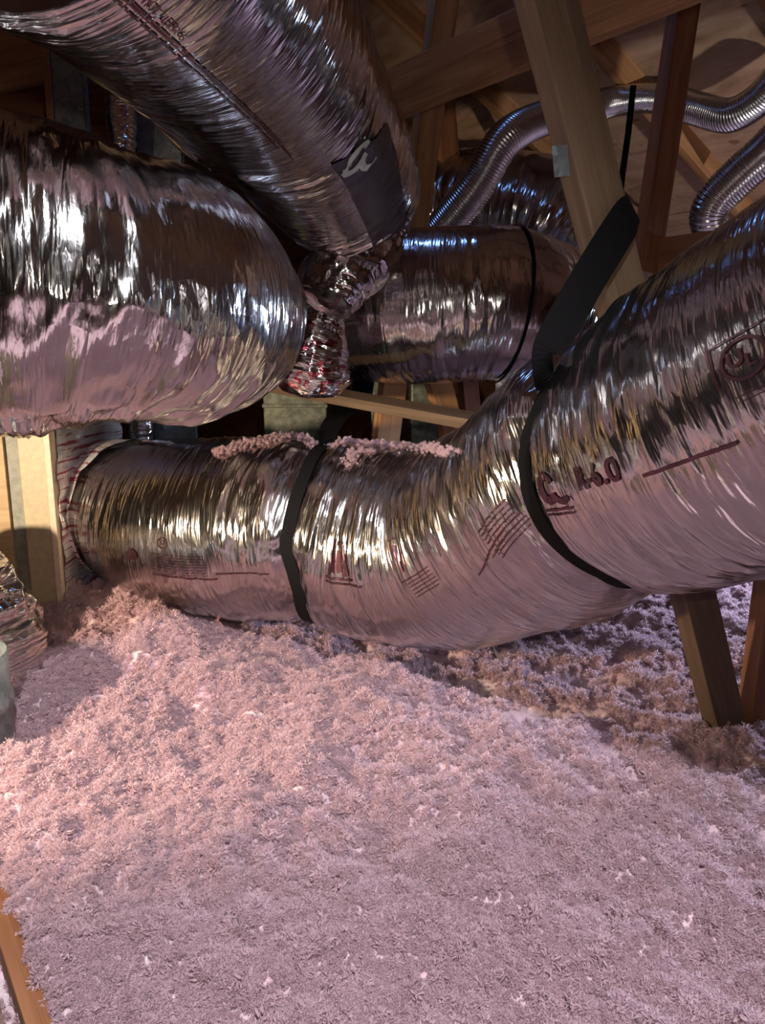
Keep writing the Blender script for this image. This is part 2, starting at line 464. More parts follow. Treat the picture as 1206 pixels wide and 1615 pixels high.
def gable(name, m):
    me = bpy.data.meshes.new(name); hw = 7.0
    v = [tp(RIDGE_T - hw, m, -0.24), tp(RIDGE_T + hw, m, -0.24), tp(RIDGE_T + hw, m, ridge_z - SLOPE * hw), tp(RIDGE_T, m, ridge_z + .02), tp(RIDGE_T - hw, m, ridge_z - SLOPE * hw)]
    v = v + [p + MD * 0.05 * (1 if m > 0 else -1) for p in v]
    n = 5; f = [(0, 1, 2, 3, 4), (9, 8, 7, 6, 5)] + [(i, i + n, (i + 1) % n + n, (i + 1) % n) for i in range(n)]
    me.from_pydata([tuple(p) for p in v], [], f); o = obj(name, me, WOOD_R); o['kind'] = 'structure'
gable('wall_back', -5.6); gable('wall_front', 3.4)

# ------------------------------------------------------------------ roof trusses
PITCH = 0.61; OFF1 = 0.898
def chord_line(off, t0, t1, drop=0.05):
    a = TD * t0 + MD * (-off); b = TD * t1 + MD * (-off)
    a.z = deckz(a.x, a.y) - drop; b.z = deckz(b.x, b.y) - drop
    return a, b
trusses = []
tl = ['roof truss whose web leans past the silver duct, small metal tag on it',
      'roof truss with a reddish web crossing in front of the lit roof deck',
      'roof truss with a narrow upright web left of the aluminum flex duct',
      'roof truss with dark webs in front of the rear foil duct',
      'rear roof truss against the dark roof deck']
for k in range(5):
    off = OFF1 + PITCH * k
    base = tp(1.3, -off, 0)
    t = thing('roof_truss', tl[k], 'truss', base, 'roof trusses')
    trusses.append(t)
    a, b = chord_line(off, RIDGE_T, d0 + 2.2)
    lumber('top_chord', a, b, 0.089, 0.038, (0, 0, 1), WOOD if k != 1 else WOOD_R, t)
    lumber('bottom_chord', tp(-1.1, -off, -0.17), tp(d0 + 2.4, -off, -0.17), 0.089, 0.038, (0, 0, 1), WOOD, t)
def web(k, pa, pb, mat, ext0=0.0, ext1=0.0, wd=0.089, dm=0.0, name='web'):
    off = OFF1 + PITCH * k + dm
    a = plane(*pa, off); b = plane(*pb, off)
    X = (b - a).normalized()
    return lumber(name, a, b, wd, 0.038, X.cross(MD), mat, trusses[k], ext0=ext0, ext1=ext1)
def web_up(k, pa, pb, mat, down=0.0, wd=0.089, name='web'):
    """web between two pixels, run on upwards until it meets the top chord and down into the insulation"""
    off = OFF1 + PITCH * k
    a = plane(*pa, off); b = plane(*pb, off); X = (b - a).normalized()
    if X.z < 0: a, b = b, a; X = -X
    q = b.copy(); n = 0
    while q.z < deckz(q.x, q.y) - 0.08 and n < 400: q += X * 0.01; n += 1
    if down: a = a - X * ((a.z + down) / X.z)
    return lumber(name, a, q, wd, 0.038, X.cross(MD), mat, trusses[k])
wA = web_up(0, (1144, 1145), (862, 0), WOOD_G, down=0.14); wA['label'] = 'greyish web board, its colour darkened for shade'
web_up(0, (1190, 1130), (1238, 760), WOOD_R, down=0.14)
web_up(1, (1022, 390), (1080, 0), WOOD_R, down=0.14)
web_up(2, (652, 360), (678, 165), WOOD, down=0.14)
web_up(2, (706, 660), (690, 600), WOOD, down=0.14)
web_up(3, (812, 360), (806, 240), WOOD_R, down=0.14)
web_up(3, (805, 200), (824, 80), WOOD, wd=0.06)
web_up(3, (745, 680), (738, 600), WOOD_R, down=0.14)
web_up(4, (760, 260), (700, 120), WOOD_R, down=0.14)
web_up(2, (1110, 250), (1000, 70), WOOD_R)
# small metal tag on the edge of the first truss web
tg = plane(880, 262, OFF1)
pl = lumber('metal_tag', tg - TD * 0.012 + MD * 0.021 - Vector((0, 0, 0.02)), tg - TD * 0.02 + MD * 0.021 + Vector((0, 0, 0.022)), 0.03, 0.002, TD, GALV, trusses[0], bev=0)

def brace(name, label, pa, pb, width, thick, wdir, mat, group=None, **kw):
    o = lumber(name, pa, pb, width, thick, wdir, mat, None, **kw)
    return tag(o, label, 'lumber', group)
brace('lateral_brace', 'wide orange-brown board running behind the leaning truss web under the dark roof',
      P(585, 165, 2.5), P(822, 62, 2.05), 0.135, 0.038, (0, 0, 1), WOOD, ext0=0.5, ext1=1.2)
a_ = plane(1025, 405, OFF1 + PITCH) + TD * 0.03
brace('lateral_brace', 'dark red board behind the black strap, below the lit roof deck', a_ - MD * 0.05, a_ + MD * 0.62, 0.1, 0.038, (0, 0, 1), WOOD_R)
brace('lumber_strip', 'thin yellowish wood strip spanning just above the sagging silver duct',
      P(425, 606, 2.45), P(760, 667, 1.98), 0.06, 0.03, (0, 1, 0.25), WOOD_G, ext0=0.35, ext1=0.15)

# ------------------------------------------------------------------ the big ducts
def duct_ctrl(rows): return [(P(px, py, Y), r) for px, py, Y, r in rows]
# --- long duct lying low across the middle and climbing to the right
mid = Duct(duct_ctrl([(150, 798, 2.27, .15), (186, 802, 2.22, .185), (236, 815, 2.16, .222), (290, 826, 2.11, .242), (360, 834, 2.06, .250), (470, 836, 1.99, .246), (600, 858, 1.92, .248),
                      (720, 862, 1.80, .248), (830, 816, 1.60, .243), (945, 750, 1.40, .242), (1080, 690, 1.22, .238), (1206, 634, 1.08, .236), (1420, 540, .93, .236), (1800, 380, .78, .236)]), 3)
s1 = [(512, 688), (497, 706), (478, 745), (462, 790), (450, 835), (447, 868), (456, 905), (466, 940)]
s2 = [(836, 602), (820, 640), (808, 680), (803, 740), (813, 795), (842, 850), (890, 900), (950, 934), (1010, 950)]
def strap_on(d, pix, wd, depth, pw):
    ps = [d.pick(*p) for p in pix]
    sv = np.array([p[0] for p in ps]); av = np.unwrap(np.array([p[1] for p in ps]))
    o = np.argsort(av); av = av[o]; sv = sv[o]
    return av, sv
st1 = strap_on(mid, s1, .05, 0, 0); st2 = strap_on(mid, s2, .05, 0, 0)
def close_strap(av, sv):
    """carry the strap on round the back: linear between its two visible ends"""
    return np.mod(av, 2 * np.pi), sv
for (av, sv), dep, wd in ((st1, 0.022, 0.035), (st2, 0.034, 0.045)):
    am = np.mod(av, 2 * np.pi); o = np.argsort(am); mid.pinch.append((am[o], sv[o], dep, wd))
duct_mid = thing('flexible_duct', 'long silver foil flex duct sagging over the insulation, held by two black straps', 'duct', G(600, 1010))
obj('duct_jacket', mid.mesh('duct_jacket', 0.0045, 230), FOIL, duct_mid, True)

def strap_thing(label, d, av, sv, width, tail, extra_under=0.9, tail_n=None):
    """band round the duct along (a, s), running on under it, and a free tail of (point, width) up to its fixing"""
    a_all = np.linspace(av[0], av[-1] + extra_under, 60)
    s_fit = np.interp(a_all, av, sv)
    p = d.at(s_fit, a_all, 0.004, False)
    k = np.ones(9) / 9
    n = d.normal(s_fit, a_all)
    tn = np.gradient(p, axis=0); sd = np.cross(n, tn); sd /= np.linalg.norm(sd, axis=1)[:, None]
    ws = [width] * len(p)
    root = thing('hanging_strap', label, 'strap', Vector(p[-1]), 'black hanging straps')
    ribbon('strap_loop', p, sd, n, ws, 0.0025, STRAP, root)
    tp_ = [Vector(p[0])] + [Vector(q) for q, *_ in tail]
    tsd = [Vector(sd[0])] + [Vector(x[1]) for x in tail]
    for i in range(1, len(tsd)):
        if tsd[i].dot(tsd[i - 1]) < 0: tsd[i] = -tsd[i]
    tws = [width] + [x[2] for x in tail]
    cc = catmull([(*q, *s_, w_) for q, s_, w_ in zip(tp_, tsd, tws)], 10)
    pts = cc[:, :3]; sds = cc[:, 3:6]; tg_ = np.gradient(pts, axis=0)
    if tail_n is not None:
        w3 = np.cross(tg_, np.array(tail_n)); w3 /= np.linalg.norm(w3, axis=1)[:, None]; k3 = np.clip(np.arange(len(pts)) / 10.0, 0, 1)[:, None]
        w3 = np.where((w3 * sds).sum(1, keepdims=True) < 0, -w3, w3); sds = sds * (1 - k3) + w3 * k3
    nn = np.cross(tg_, sds); nn /= np.linalg.norm(nn, axis=1)[:, None]
    ribbon('strap_tail', pts, sds, nn, list(cc[:, 6]), 0.0025, STRAP, root)
    return root
strap_thing('black strap round the middle of the sagging duct, rising behind the wood strip', mid, *st1, 0.031,
            [(P(524, 668, 2.14), (1, 0.2, 0), 0.06), (P(548, 640, 2.34), (1, 0.2, 0), 0.07), (P(572, 612, 2.5), (1, 0.2, 0), 0.07), (P(580, 470, 2.72), (1, 0.2, 0), 0.06)])
strap_thing('wide black strap under the climbing duct, hung from the truss web', mid, *st2, 0.034,
            [(plane(858, 562, .87), (.8, .3, .5), 0.05), (plane(886, 515, .86), (.8, .3, .5), 0.068), (plane(936, 428, .858), (.8, .3, .55), 0.068), (plane(985, 350, .858), (.8, .3, .55), 0.066), (plane(999, 328, .862), (.8, .3, .55), 0.05)], tail_n=tuple(MD))
o = ribbon('narrow_strap', [P(998, 135, 2.0), P(990, 210, 1.95), P(980, 280, 1.88), (P(976, 322, 1.82))], [(1, 0, 0)] * 4, [(0, -1, 0)] * 4, [.014] * 4, .004, STRAP)
tag(o, 'thin dark strap hanging upright between the two truss webs', 'strap')
o = ribbon('narrow_strap', [P(988, 340, 1.9), P(984, 395, 1.92), P(992, 440, 1.9), P(1000, 480, 1.85)], [(1, 0, 0)] * 4, [(0, -1, 0)] * 4, [.024] * 4, .004, STRAP)
tag(o, 'short dark strap end dangling below the wide black strap', 'strap')

# prints on the long duct
mid.wrap('printed_text', *text_geo('R-6.0', 0.046, 0.0012), 942, 750, INK, duct_mid, rot=-0.10)
def logo_swoosh(s):      # a filled lobe with a curled white stroke, as printed on the jacket
    body = arc_geo(0, 0, 0.024 * s, 0.02 * s, 20, 320, 30, 0.028 * s)
    tail = arc_geo(0.045 * s, -0.012 * s, 0.024 * s, 0.014 * s, 180, 330, 18, 0.022 * s)
    bars = rects([(-0.045 * s, -0.052 * s, 0.07 * s, -0.046 * s), (-0.045 * s, -0.062 * s, 0.07 * s, -0.058 * s)])
    return join(body, tail, bars)
mid.wrap('printed_logo', *logo_swoosh(0.72), 862, 770, INK, duct_mid, rot=-0.12)
mid.wrap('printed_logo', *join(arc_geo(0, 0.002, 0.014, 0.026, 0, 360, 30), rects([(-0.045, -0.04, 0.05, -0.034), (-0.045, -0.05, 0.09, -0.046)]),
         ([(-.04, -.03), (-.01, .05), (.005, .05), (-.02, 0.0), (-.02, -.03)], [(0, 1, 2, 3, 4)]), ([(.04, -.03), (.022, -.03), (.022, .0), (.012, .05), (.02, .05)], [(0, 1, 2, 3, 4)])), 530, 888, INK, duct_mid)
fr = rects([(-.06, -.05, .055, -.047), (-.06, .045, -.02, .048), (-.06, -.05, -.057, .048), (.052, -.05, .055, .03), (-.03, -.03, -.024, .03), (0.0, -.02, .004, .03), (.025, -.03, .03, .01)])
mid.wrap('printed_box', *fr, 635, 876, INK, duct_mid, rot=0.05)
mid.wrap('fine_print', *dashes(0.11, 6, 0.0085, 0.002, 4), 655, 905, INK, duct_mid, rot=0.06)
mid.wrap('fine_print', *dashes(0.10, 8, 0.009, 0.0024, 5), 770, 815, INK, duct_mid, rot=0.30)
mid.wrap('print_line', *rects([(-.10, -.0016, .10, .0016), (-.02, -.012, .10, -.0095)]), 775, 866, INK, duct_mid, rot=0.32)
mid.wrap('fine_print', *dashes(0.15, 9, 0.0075, 0.0016, 6), 275, 878, INK, duct_mid)
mid.wrap('printed_emblem', *join(arc_geo(0, 0, 0.014, 0.003, 0, 360, 30), text_geo('U', 0.017)), 254, 856, INK, duct_mid)
mid.wrap('print_line', *rects([(-.07, -.0012, .07, .0012)]), 380, 905, INK, duct_mid, rot=.05)
mid.wrap('print_line', *rects([(-.09, -.0012, .09, .0012)]), 290, 914, INK, duct_mid)
mid.wrap('print_smudge', *arc_geo(0, 0, 0.008, 0.014, 0, 360, 16), 208, 875, INK, duct_mid)
mid.wrap('print_line', *rects([(-.07, -.0025, .05, .0025), (.09, -.0025, .16, .0025)]), 1090, 722, INK, duct_mid, rot=-0.06)
mid.wrap('printed_emblem', *join(arc_geo(0, 0, 0.036, 0.006, 0, 360, 44), text_geo('U', 0.044, 0.0012), text_geo('L', 0.03)) if False else join(arc_geo(0, 0, 0.036, 0.006, 0, 360, 44), ([(x - .012, y + .004) for x, y, *_ in text_geo('U', 0.04, 0.0012)[0]], text_geo('U', 0.04, 0.0012)[1]), ([(x + .010, y - .008) for x, y, *_ in text_geo('L', 0.034, 0.001)[0]], text_geo('L', 0.034, 0.001)[1])), 1168, 562, INK, duct_mid, rot=0.0, scale=.62)
mid.wrap('printed_frame', *rects([(-.055, .044, .09, .047), (-.055, -.03, -.051, .047), (-.03, -.062, .1, -.060), (-.03, -.072, .1, -.070)]), 1166, 562, INK, duct_mid, scale=.62)

# --- big duct hanging at the left, turning away behind
lef = Duct(duct_ctrl([(-330, 430, 1.10, .226), (-120, 430, 1.13, .225), (40, 438, 1.17, .221), (150, 451, 1.22, .213), (240, 466, 1.30, .208), (300, 482, 1.45, .205),
                      (330, 497, 1.68, .20), (348, 503, 1.94, .195)]), 11, 1.5)
duct_l = thing('flexible_duct', 'big silver foil flex duct hanging in front of the plenum box, turning away behind', 'duct', P(100, 690, 1.17))
obj('duct_jacket', lef.mesh('duct_jacket', 0.0045, 230), FOIL_L, duct_l, True)

# --- duct descending from overhead towards the back
up = Duct(duct_ctrl([(60, -330, .86, .2), (215, -150, 1.02, .2), (345, 10, 1.28, .2), (440, 140, 1.62, .2), (515, 245, 1.90, .192), (553, 312, 2.06, .178), (563, 368, 2.11, .13), (556, 405, 2.07, .105), (535, 440, 2.03, .085), (515, 478, 2.0, .07)]), 23, 1.35)
duct_u = thing('flexible_duct', 'silver foil flex duct slanting down from overhead, dark print on its lower end', 'duct', P(515, 300, 1.98))
obj('duct_jacket', up.mesh('duct_jacket', 0.0045, 200), FOIL_UP, duct_u, True)
up.wrap('print_line', *rects([(-.5, -.0012, .4, .0012)]), 330, 128, INK, duct_u)
up.wrap('printed_text', *text_geo('INT. LER 6', 0.0155, 0.0002), 262, 36, INK, duct_u)
up.wrap('fine_print', *dashes(0.5, 2, 0.011, 0.003, 9), 372, 158, INK, duct_u)
up.wrap_pix('printed_patch', [(610, 192), (580, 226), (546, 246), (522, 262), (545, 290), (572, 332), (592, 366), (606, 330), (598, 290), (592, 262), (604, 235)], INK_DARK, duct_u)
lg = up.wrap('printed_logo', *join(arc_geo(0, 0, 0.028, 0.016, 40, 340, 30, 0.036), arc_geo(0.058, -0.01, 0.03, 0.015, 150, 330, 20, 0.026)), 562, 250, INK_GREY, duct_u, off=0.0036, scale=1.0, rot=.7)

# --- dark duct behind, running to the right
dk = Duct(duct_ctrl([(528, 496, 2.46, .20), (560, 493, 2.42, .21), (640, 487, 2.35, .22), (730, 480, 2.31, .223), (810, 486, 2.32, .218), (868, 520, 2.45, .21), (905, 570, 2.62, .2)]), 37, 1.0)
duct_d = thing('flexible_duct', 'shadowed foil flex duct behind the wide black strap, beneath the thin flex pipe', 'duct', P(700, 600, 2.28))
obj('duct_jacket', dk.mesh('duct_jacket', 0.005, 180), FOIL, duct_d, True)
q0, a0 = dk.pick(838, 470)
aa = np.linspace(0, 2 * np.pi, 80, endpoint=True)
pp = dk.at(np.full(80, q0), aa, 0.003, False); nn = dk.normal(np.full(80, q0), aa)
ribbon('tape_band', pp, dk._i(dk.T, np.full(80, q0)), nn, [.008] * 80, .0015, STRAP, duct_d)

# --- rear duct with the bright glint
bk = Duct(duct_ctrl([(600, 330, 3.75, .24), (690, 332, 3.62, .25), (770, 336, 3.5, .25), (850, 345, 3.4, .25), (920, 385, 3.34, .25), (990, 460, 3.3, .25)]), 41, 1.0)
duct_b = thing('flexible_duct', 'rear foil flex duct with a bright glint, beyond the truss webs', 'duct', P(800, 430, 3.45))
obj('duct_jacket', bk.mesh('duct_jacket', 0.006, 140), FOIL, duct_b, True)

# ------------------------------------------------------------------ thin corrugated aluminium ducts
def flex(label, rows, seed):
    d = Duct(duct_ctrl(rows), seed, 0)
    pitch = 0.0095; n = int(d.L / pitch * 8); q = np.linspace(0, d.L, n); na = 36
    a = np.linspace(0, 2 * np.pi, na, endpoint=False); Q, A = np.meshgrid(q, a, indexing='ij')
    off = 0.0015 * np.cos(2 * np.pi * (Q / pitch)) + 0.002 * (vnoise(Q * 12, A * 0 + 1, seed) - .5)
    C, N, B = d._i(d.C, Q), d._i(d.N, Q), d._i(d.B, Q); r = (np.interp(Q, d.q, d.R) + off)[..., None]
    pts = C + r * (np.cos(A)[..., None] * N + np.sin(A)[..., None] * B)
    o = obj('aluminum_flex_duct', grid_mesh('aluminum_flex_duct', pts, wrap=True, caps=True), ALU, None, True)
    return tag(o, label, 'duct')
flex('thin corrugated aluminum flex duct bending up behind the leaning truss web',
     [(640, 425, 3.0, .06), (700, 357, 2.9, .062), (752, 292, 2.82, .062), (795, 222, 2.8, .06), (848, 190, 2.9, .058), (905, 178, 3.0, .055), (970, 160, 3.1, .052), (1040, 156, 3.08, .052),
      (1100, 172, 2.95, .054), (1150, 182, 2.84, .054), (1196, 158, 2.75, .054), (1240, 110, 2.65, .054)], 5)
flex('short corrugated aluminum flex duct hooking downward above the climbing silver duct',
     [(1290, 150, 2.3, .058), (1215, 232, 2.38, .058), (1165, 278, 2.42, .058), (1126, 318, 2.45, .056), (1116, 345, 2.47, .054), (1128, 366, 2.5, .052), (1160, 385, 2.55, .05)], 6)

# ------------------------------------------------------------------ plenum box with foil-wrapped collar on the left
bx0, bx1, by0, by1 = -1.5, P(89, 800, 1.97).x, 1.97, 2.5
pb = thing('plenum_box', 'tan board plenum box with red-printed foil side, where the long duct starts', 'plenum', (-1.1, 2.2, 0))
abox('side_panel', (bx0, by1 - .03, -.1), (bx1 - .01, by1, 1.02), BOARD, pb)
xs = [P(p, 800, 1.97).x for p in (14, 19, 38, 79, 89)]
abox('front_board', (bx0, by0, -.1), (xs[0], by0 + .03, 1.02), WOOD_T, pb)
abox('seam_strip', (xs[0] - .004, by0 + .012, -.1), (xs[2] + .004, by0 + .03, 1.02), GREYTAPE, pb)
abox('front_board', (xs[2], by0 - .004, -.1), (xs[3], by0 + .03, 1.02), BOARD, pb)
abox('corner_edge', (xs[3], by0 - .008, -.1), (xs[4], by0 + .03, 1.02), PALE, pb)
abox('top_panel', (bx0, by0, 1.02), (bx1, by1, 1.045), BOARD, pb)
# foil faced side, crumpled, with red print
ny, nz = 90, 160
yy, zz = np.meshgrid(np.linspace(by0 + .01, by1, ny), np.linspace(-.1, 1.02, nz), indexing='ij')
xx = bx1 + 0.006 + 0.012 * (vnoise(yy * 9, zz * 22, 3) - .5) + 0.007 * (vnoise(yy * 25, zz * 70, 4) - .5)
side_me = grid_mesh('foil_side', np.stack([xx, yy, zz], -1)[::-1], uv=np.stack([yy, zz], -1)[::-1])
obj('foil_side', side_me, FOIL_TAPE, pb, True)
# crumpled tape collar round the start of the long duct
cd = Duct([(Vector(mid.C[0]) , .165)] + [(Vector(mid._i(mid.C, np.array(q_))), float(np.interp(q_, mid.q, mid.R)) + .007) for q_ in (.04, .08, .12, .15)], 51, 1.8)
obj('tape_collar', cd.mesh('tape_collar', 0.005, 160, True), FOIL_TAPE, pb, True)

# ------------------------------------------------------------------ crumpled foil boot in the middle
bt = Duct(duct_ctrl([(505, 478, 2.14, .035), (508, 505, 2.12, .065), (500, 548, 2.10, .085), (492, 588, 2.10, .105), (490, 607, 2.11, .09)]), 61, 2.4, ref=(0, -1, 0))
boot = thing('duct_boot', 'crumpled foil-taped boot standing on the thin wood strip', 'duct boot', P(492, 607, 2.11))
obj('boot_wrap', bt.mesh('boot_wrap', 0.003, 160), FOIL_BOOT, boot, True)
# foil sleeve at the left edge
sl_ = Duct([(P(-90, 850, 1.72), .075), (P(-75, 890, 1.72), .105), (P(-52, 960, 1.72), .14), (P(-40, 1040, 1.72), .165), (P(-38, 1085, 1.72), .17)], 71, 2.8, ref=(0, -1, 0))
sv_ = thing('foil_sleeve', 'crumpled foil sleeve standing in the insulation by the tan board', 'duct', P(-40, 1060, 1.72))
obj('sleeve_wrap', sl_.mesh('sleeve_wrap', 0.004, 160), FOIL_CR, sv_, True)
# galvanised collar at the left edge
gc = G(-70, 1225)
nq = 64; prof = [(0, .10), (0, .205), (.002, .21), (.012, .212), (.022, .21), (.024, .205), (.19, .205), (.19, .20), (.02, .198), (.02, .10)]
r_c = abs(gc.x - G(20, 1225).x); gc = gc + Vector((-.05, 0, -.04))
pts = np.array([[(gc.x + (r - .205 + r_c) * math.cos(t), gc.y + .1 + (r - .205 + r_c) * math.sin(t), -0.03 + h * 1.05) for t in np.linspace(0, 2 * np.pi, nq, endpoint=False)] for h, r in [(0, .205), (.11, .205), (.115, .209), (.125, .21), (.135, .209), (.14, .205), (.225, .205), (.225, .203), (0.0, .203)]])
o = obj('metal_collar', grid_mesh('metal_collar', pts, wrap=True), GALV, None, True)
tag(o, 'grey galvanized round collar half buried in the insulation, below the foil sleeve', 'duct collar')

# ------------------------------------------------------------------ upper left background
def metal_post(label, pxa, pxb, Y, ztop, lip=0.02):
    xa = P(pxa, 200, Y).x; xb = P(pxb, 200, Y).x
    t = thing('metal_stud', label, 'stud', ((xa + xb) / 2, Y, 0), 'galvanized studs')
    abox('stud_web', (xa, Y, -.2), (xb, Y + .002, ztop), GALV, t, 0)
    abox('stud_flange', (xa, Y, -.2), (xa + .002, Y + .04, ztop), GALV, t, 0)
    abox('stud_flange', (xb - .002, Y, -.2), (xb, Y + .04, ztop), GALV, t, 0)
    return t
metal_post('tall grey galvanized stud behind the left duct, beside an upright board', 87, 136, 2.6, 1.9)
metal_post('wide grey galvanized stud half hidden under the slanting upper duct', 214, 284, 2.85, 1.9)
o = lumber('upright_board', Vector((P(82, 200, 2.6).x, 2.62, -.2)), Vector((P(82, 200, 2.6).x, 2.62, 1.9)), 0.06, 0.02, (0, 1, 0), WOOD)
tag(o, 'narrow upright board edge against the tall galvanized stud', 'lumber')
brace('rafter_board', 'wide brown board rising behind the tall galvanized stud', P(-120, 128, 2.95), P(150, 62, 2.95), 0.185, 0.038, (0, 0, 1), WOOD, ext0=.6, ext1=.5)
brace('lower_board', 'flat brown board below the wide rising board, behind the left duct', P(-120, 190, 3.2), P(330, 190, 3.2), 0.19, 0.02, (0, 0, 1), WOOD_R, ext0=.6, ext1=.2)
fp = P(187, 156, 2.72)
pd = Duct([(Vector((fp.x, 2.72, .0)), .046), (Vector((fp.x, 2.72, 1.0)), .046), (Vector((fp.x, 2.72, fp.z - .05)), .046), (Vector((fp.x, 2.72, fp.z - .02)), .042), (Vector((fp.x, 2.72, fp.z + .005)), .024)], 81, 1.2, ref=(0, -1, 0))
o = obj('foil_wrapped_pipe', pd.mesh('foil_wrapped_pipe', .004, 60), FOIL_CR, None, True)
tag(o, 'short foil-wrapped pipe end rising between the galvanized studs', 'pipe')

# ------------------------------------------------------------------ low background behind the wood strip
def sheet_panel(label, x0, x1, ytop, Y):
    a = P(x0, 640, Y).x; b = P(x1, 640, Y).x
    t = thing('sheet_metal_duct', label, 'duct', ((a + b) / 2, Y, 0), 'sheet metal ducts')
    zt = P(600, ytop, Y).z
    abox('duct_panel', (a, Y, -.15), (b, Y + .3, zt), DULL, t, .006)
    abox('seam_rib', (a - .004, Y - .006, zt - .2), (b + .004, Y + .3, zt - .185), DULL, t, .002)
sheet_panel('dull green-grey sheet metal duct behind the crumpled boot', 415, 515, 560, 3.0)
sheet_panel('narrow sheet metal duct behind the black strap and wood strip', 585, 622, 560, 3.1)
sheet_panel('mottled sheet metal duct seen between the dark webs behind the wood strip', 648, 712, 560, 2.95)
vp = P(796, 640, 2.7)
def lathe(name, prof, c, n=28):
    pts = np.array([[(c[0] + r * math.cos(t), c[1] + r * math.sin(t), z) for t in np.linspace(0, 2 * np.pi, n, endpoint=False)] for r, z in prof])
    return grid_mesh(name, pts, wrap=True, caps=True)
o = obj('vent_pipe', lathe('vent_pipe', [(.035, -.2), (.035, .55), (.041, .55), (.041, .62), (.035, .62), (.035, .72)], vp), WHITE, None, True)
tag(o, 'white plastic pipe tinted blue for daylight, peeking out beside the climbing duct', 'pipe')

# ------------------------------------------------------------------ bottom left: joist and floor board
ja, jb = G(-12, 1325, -0.005), G(106, 1640, -0.005)
jd = (jb - ja).normalized(); js = Vector((jd.y, -jd.x, 0))
if js.x > 0: js = -js
brace('floor_joist', 'brown joist edge showing through the insulation beside the tan floor board', ja + js * .02 - Vector((0, 0, .045)), jb + js * .02 - Vector((0, 0, .045)), 0.09, 0.032, (0, 0, 1), WOOD_R, ext0=.8, ext1=.5)
o = lumber('floor_board', ja + js * .30 - Vector((0, 0, .05)) - jd * .5, jb + js * .30 - Vector((0, 0, .05)) + jd * .5, .5, .018, js, WOOD_G)
tag(o, 'dusty tan floor board strewn with insulation, beyond the brown joist', 'board')

# ------------------------------------------------------------------ blown insulation
def height(x, y):
    h = 0.055 * (vnoise(x * 2.1 + 7, y * 2.1 + 3, 90) - .5) + 0.045 * (vnoise(x * 5.3, y * 5.3, 91) - .5) + 0.046 * (vnoise(x * 12, y * 12, 92) - .5)
    h = h + 0.030 * (vnoise(x * 27, y * 27, 93) - .5) + 0.014 * (vnoise(x * 55, y * 55, 94) - .5) + 0.009 * (vnoise(x * 100, y * 100, 95) - .5)
    h = h + 0.17 * np.exp(-(((x + .80) / .42) ** 2 + ((y - 2.02) / .30) ** 2)) + 0.05 * np.exp(-(((x + .35) / .5) ** 2 + ((y - 1.8) / .22) ** 2))
    h = h - 0.03 * np.exp(-(((x - .2) / .5) ** 2 + ((y - 1.95) / .25) ** 2))
    # falls away beyond the joist at the lower left
    dx = x - ja.x; dy = y - ja.y
    dist = dx * js.x + dy * js.y + 0.03 * (vnoise(x * 14, y * 14, 96) - .5) + 0.03 * (vnoise(x * 40, y * 40, 97) - .5)
    along = dx * jd.x + dy * jd.y
    k = np.clip((dist + .012) / .035, 0, 1) * np.clip(along / .06 + .5, 0, 1)
    k2 = k * (1 - 0.65 * np.clip(vnoise(x * 7 + 3, y * 7, 98) * 2.4 - 1.0, 0, 1))
    return h * (1 - k) + k * -0.02 - 0.055 * k2
xs_ = np.concatenate([np.linspace(-6, -1.75, 60, endpoint=False), np.linspace(-1.75, 1.9, 560, endpoint=False), np.linspace(1.9, 7, 70)])
ys_ = np.concatenate([np.linspace(-3, .45, 40, endpoint=False), np.linspace(.45, 3.0, 420, endpoint=False), np.linspace(3.0, 8, 90)])
XX, YY = np.meshgrid(xs_, ys_, indexing='ij')
HH = height(XX, YY)
ins = obj('blown_insulation', grid_mesh('blown_insulation', np.stack([XX, YY, HH - .008], -1)[:, ::-1]), PINK, None, True)
bm = bmesh.new(); bm.from_mesh(ins.data)
t_eave = d0 + DECK0.z / SLOPE + .08
out = [v for v in bm.verts if not (-5.58 < v.co.x * MD.x + v.co.y * MD.y < 3.38 and 2 * RIDGE_T - t_eave < v.co.x * TD.x + v.co.y * TD.y < t_eave)]
bmesh.ops.delete(bm, geom=out, context='VERTS'); bm.to_mesh(ins.data); bm.free()
ins['label'] = 'loose pink blown fiberglass insulation covering the whole attic floor'; ins['category'] = 'insulation'; ins['kind'] = 'stuff'

rng = np.random.default_rng(5)
tuft_col = bpy.data.collections.new('tuft_shapes')
for i in range(10):
    V, Fc = [], []
    ax = rng.uniform(.6, 1.1, 3)
    for k in range(170):                       # a clump of short curled fibres
        n = rng.normal(size=3); n /= np.linalg.norm(n)
        d = n + rng.normal(size=3) * .8; d /= np.linalg.norm(d)
        sd = np.cross(d, rng.normal(size=3)); sd /= np.linalg.norm(sd)
        p0 = n * rng.uniform(0, .75); l = rng.uniform(.2, .55); wd = rng.uniform(.03, .085)
        bend = np.cross(d, sd) * rng.uniform(-.35, .35) * l
        b0 = len(V)
        for p in (p0 - sd * wd, p0 + sd * wd, p0 + d * l * .55 + bend * .4 + sd * wd * .9, p0 + d * l * .55 + bend * .4 - sd * wd * .9, p0 + d * l + bend):
            V.append(tuple(p * ax))
        Fc += [(b0, b0 + 1, b0 + 2, b0 + 3), (b0 + 3, b0 + 2, b0 + 4)]
    me = bpy.data.meshes.new('tuft'); me.from_pydata(V, [], Fc); me.materials.append(PINK)
    tuft_col.objects.link(bpy.data.objects.new('tuft', me))
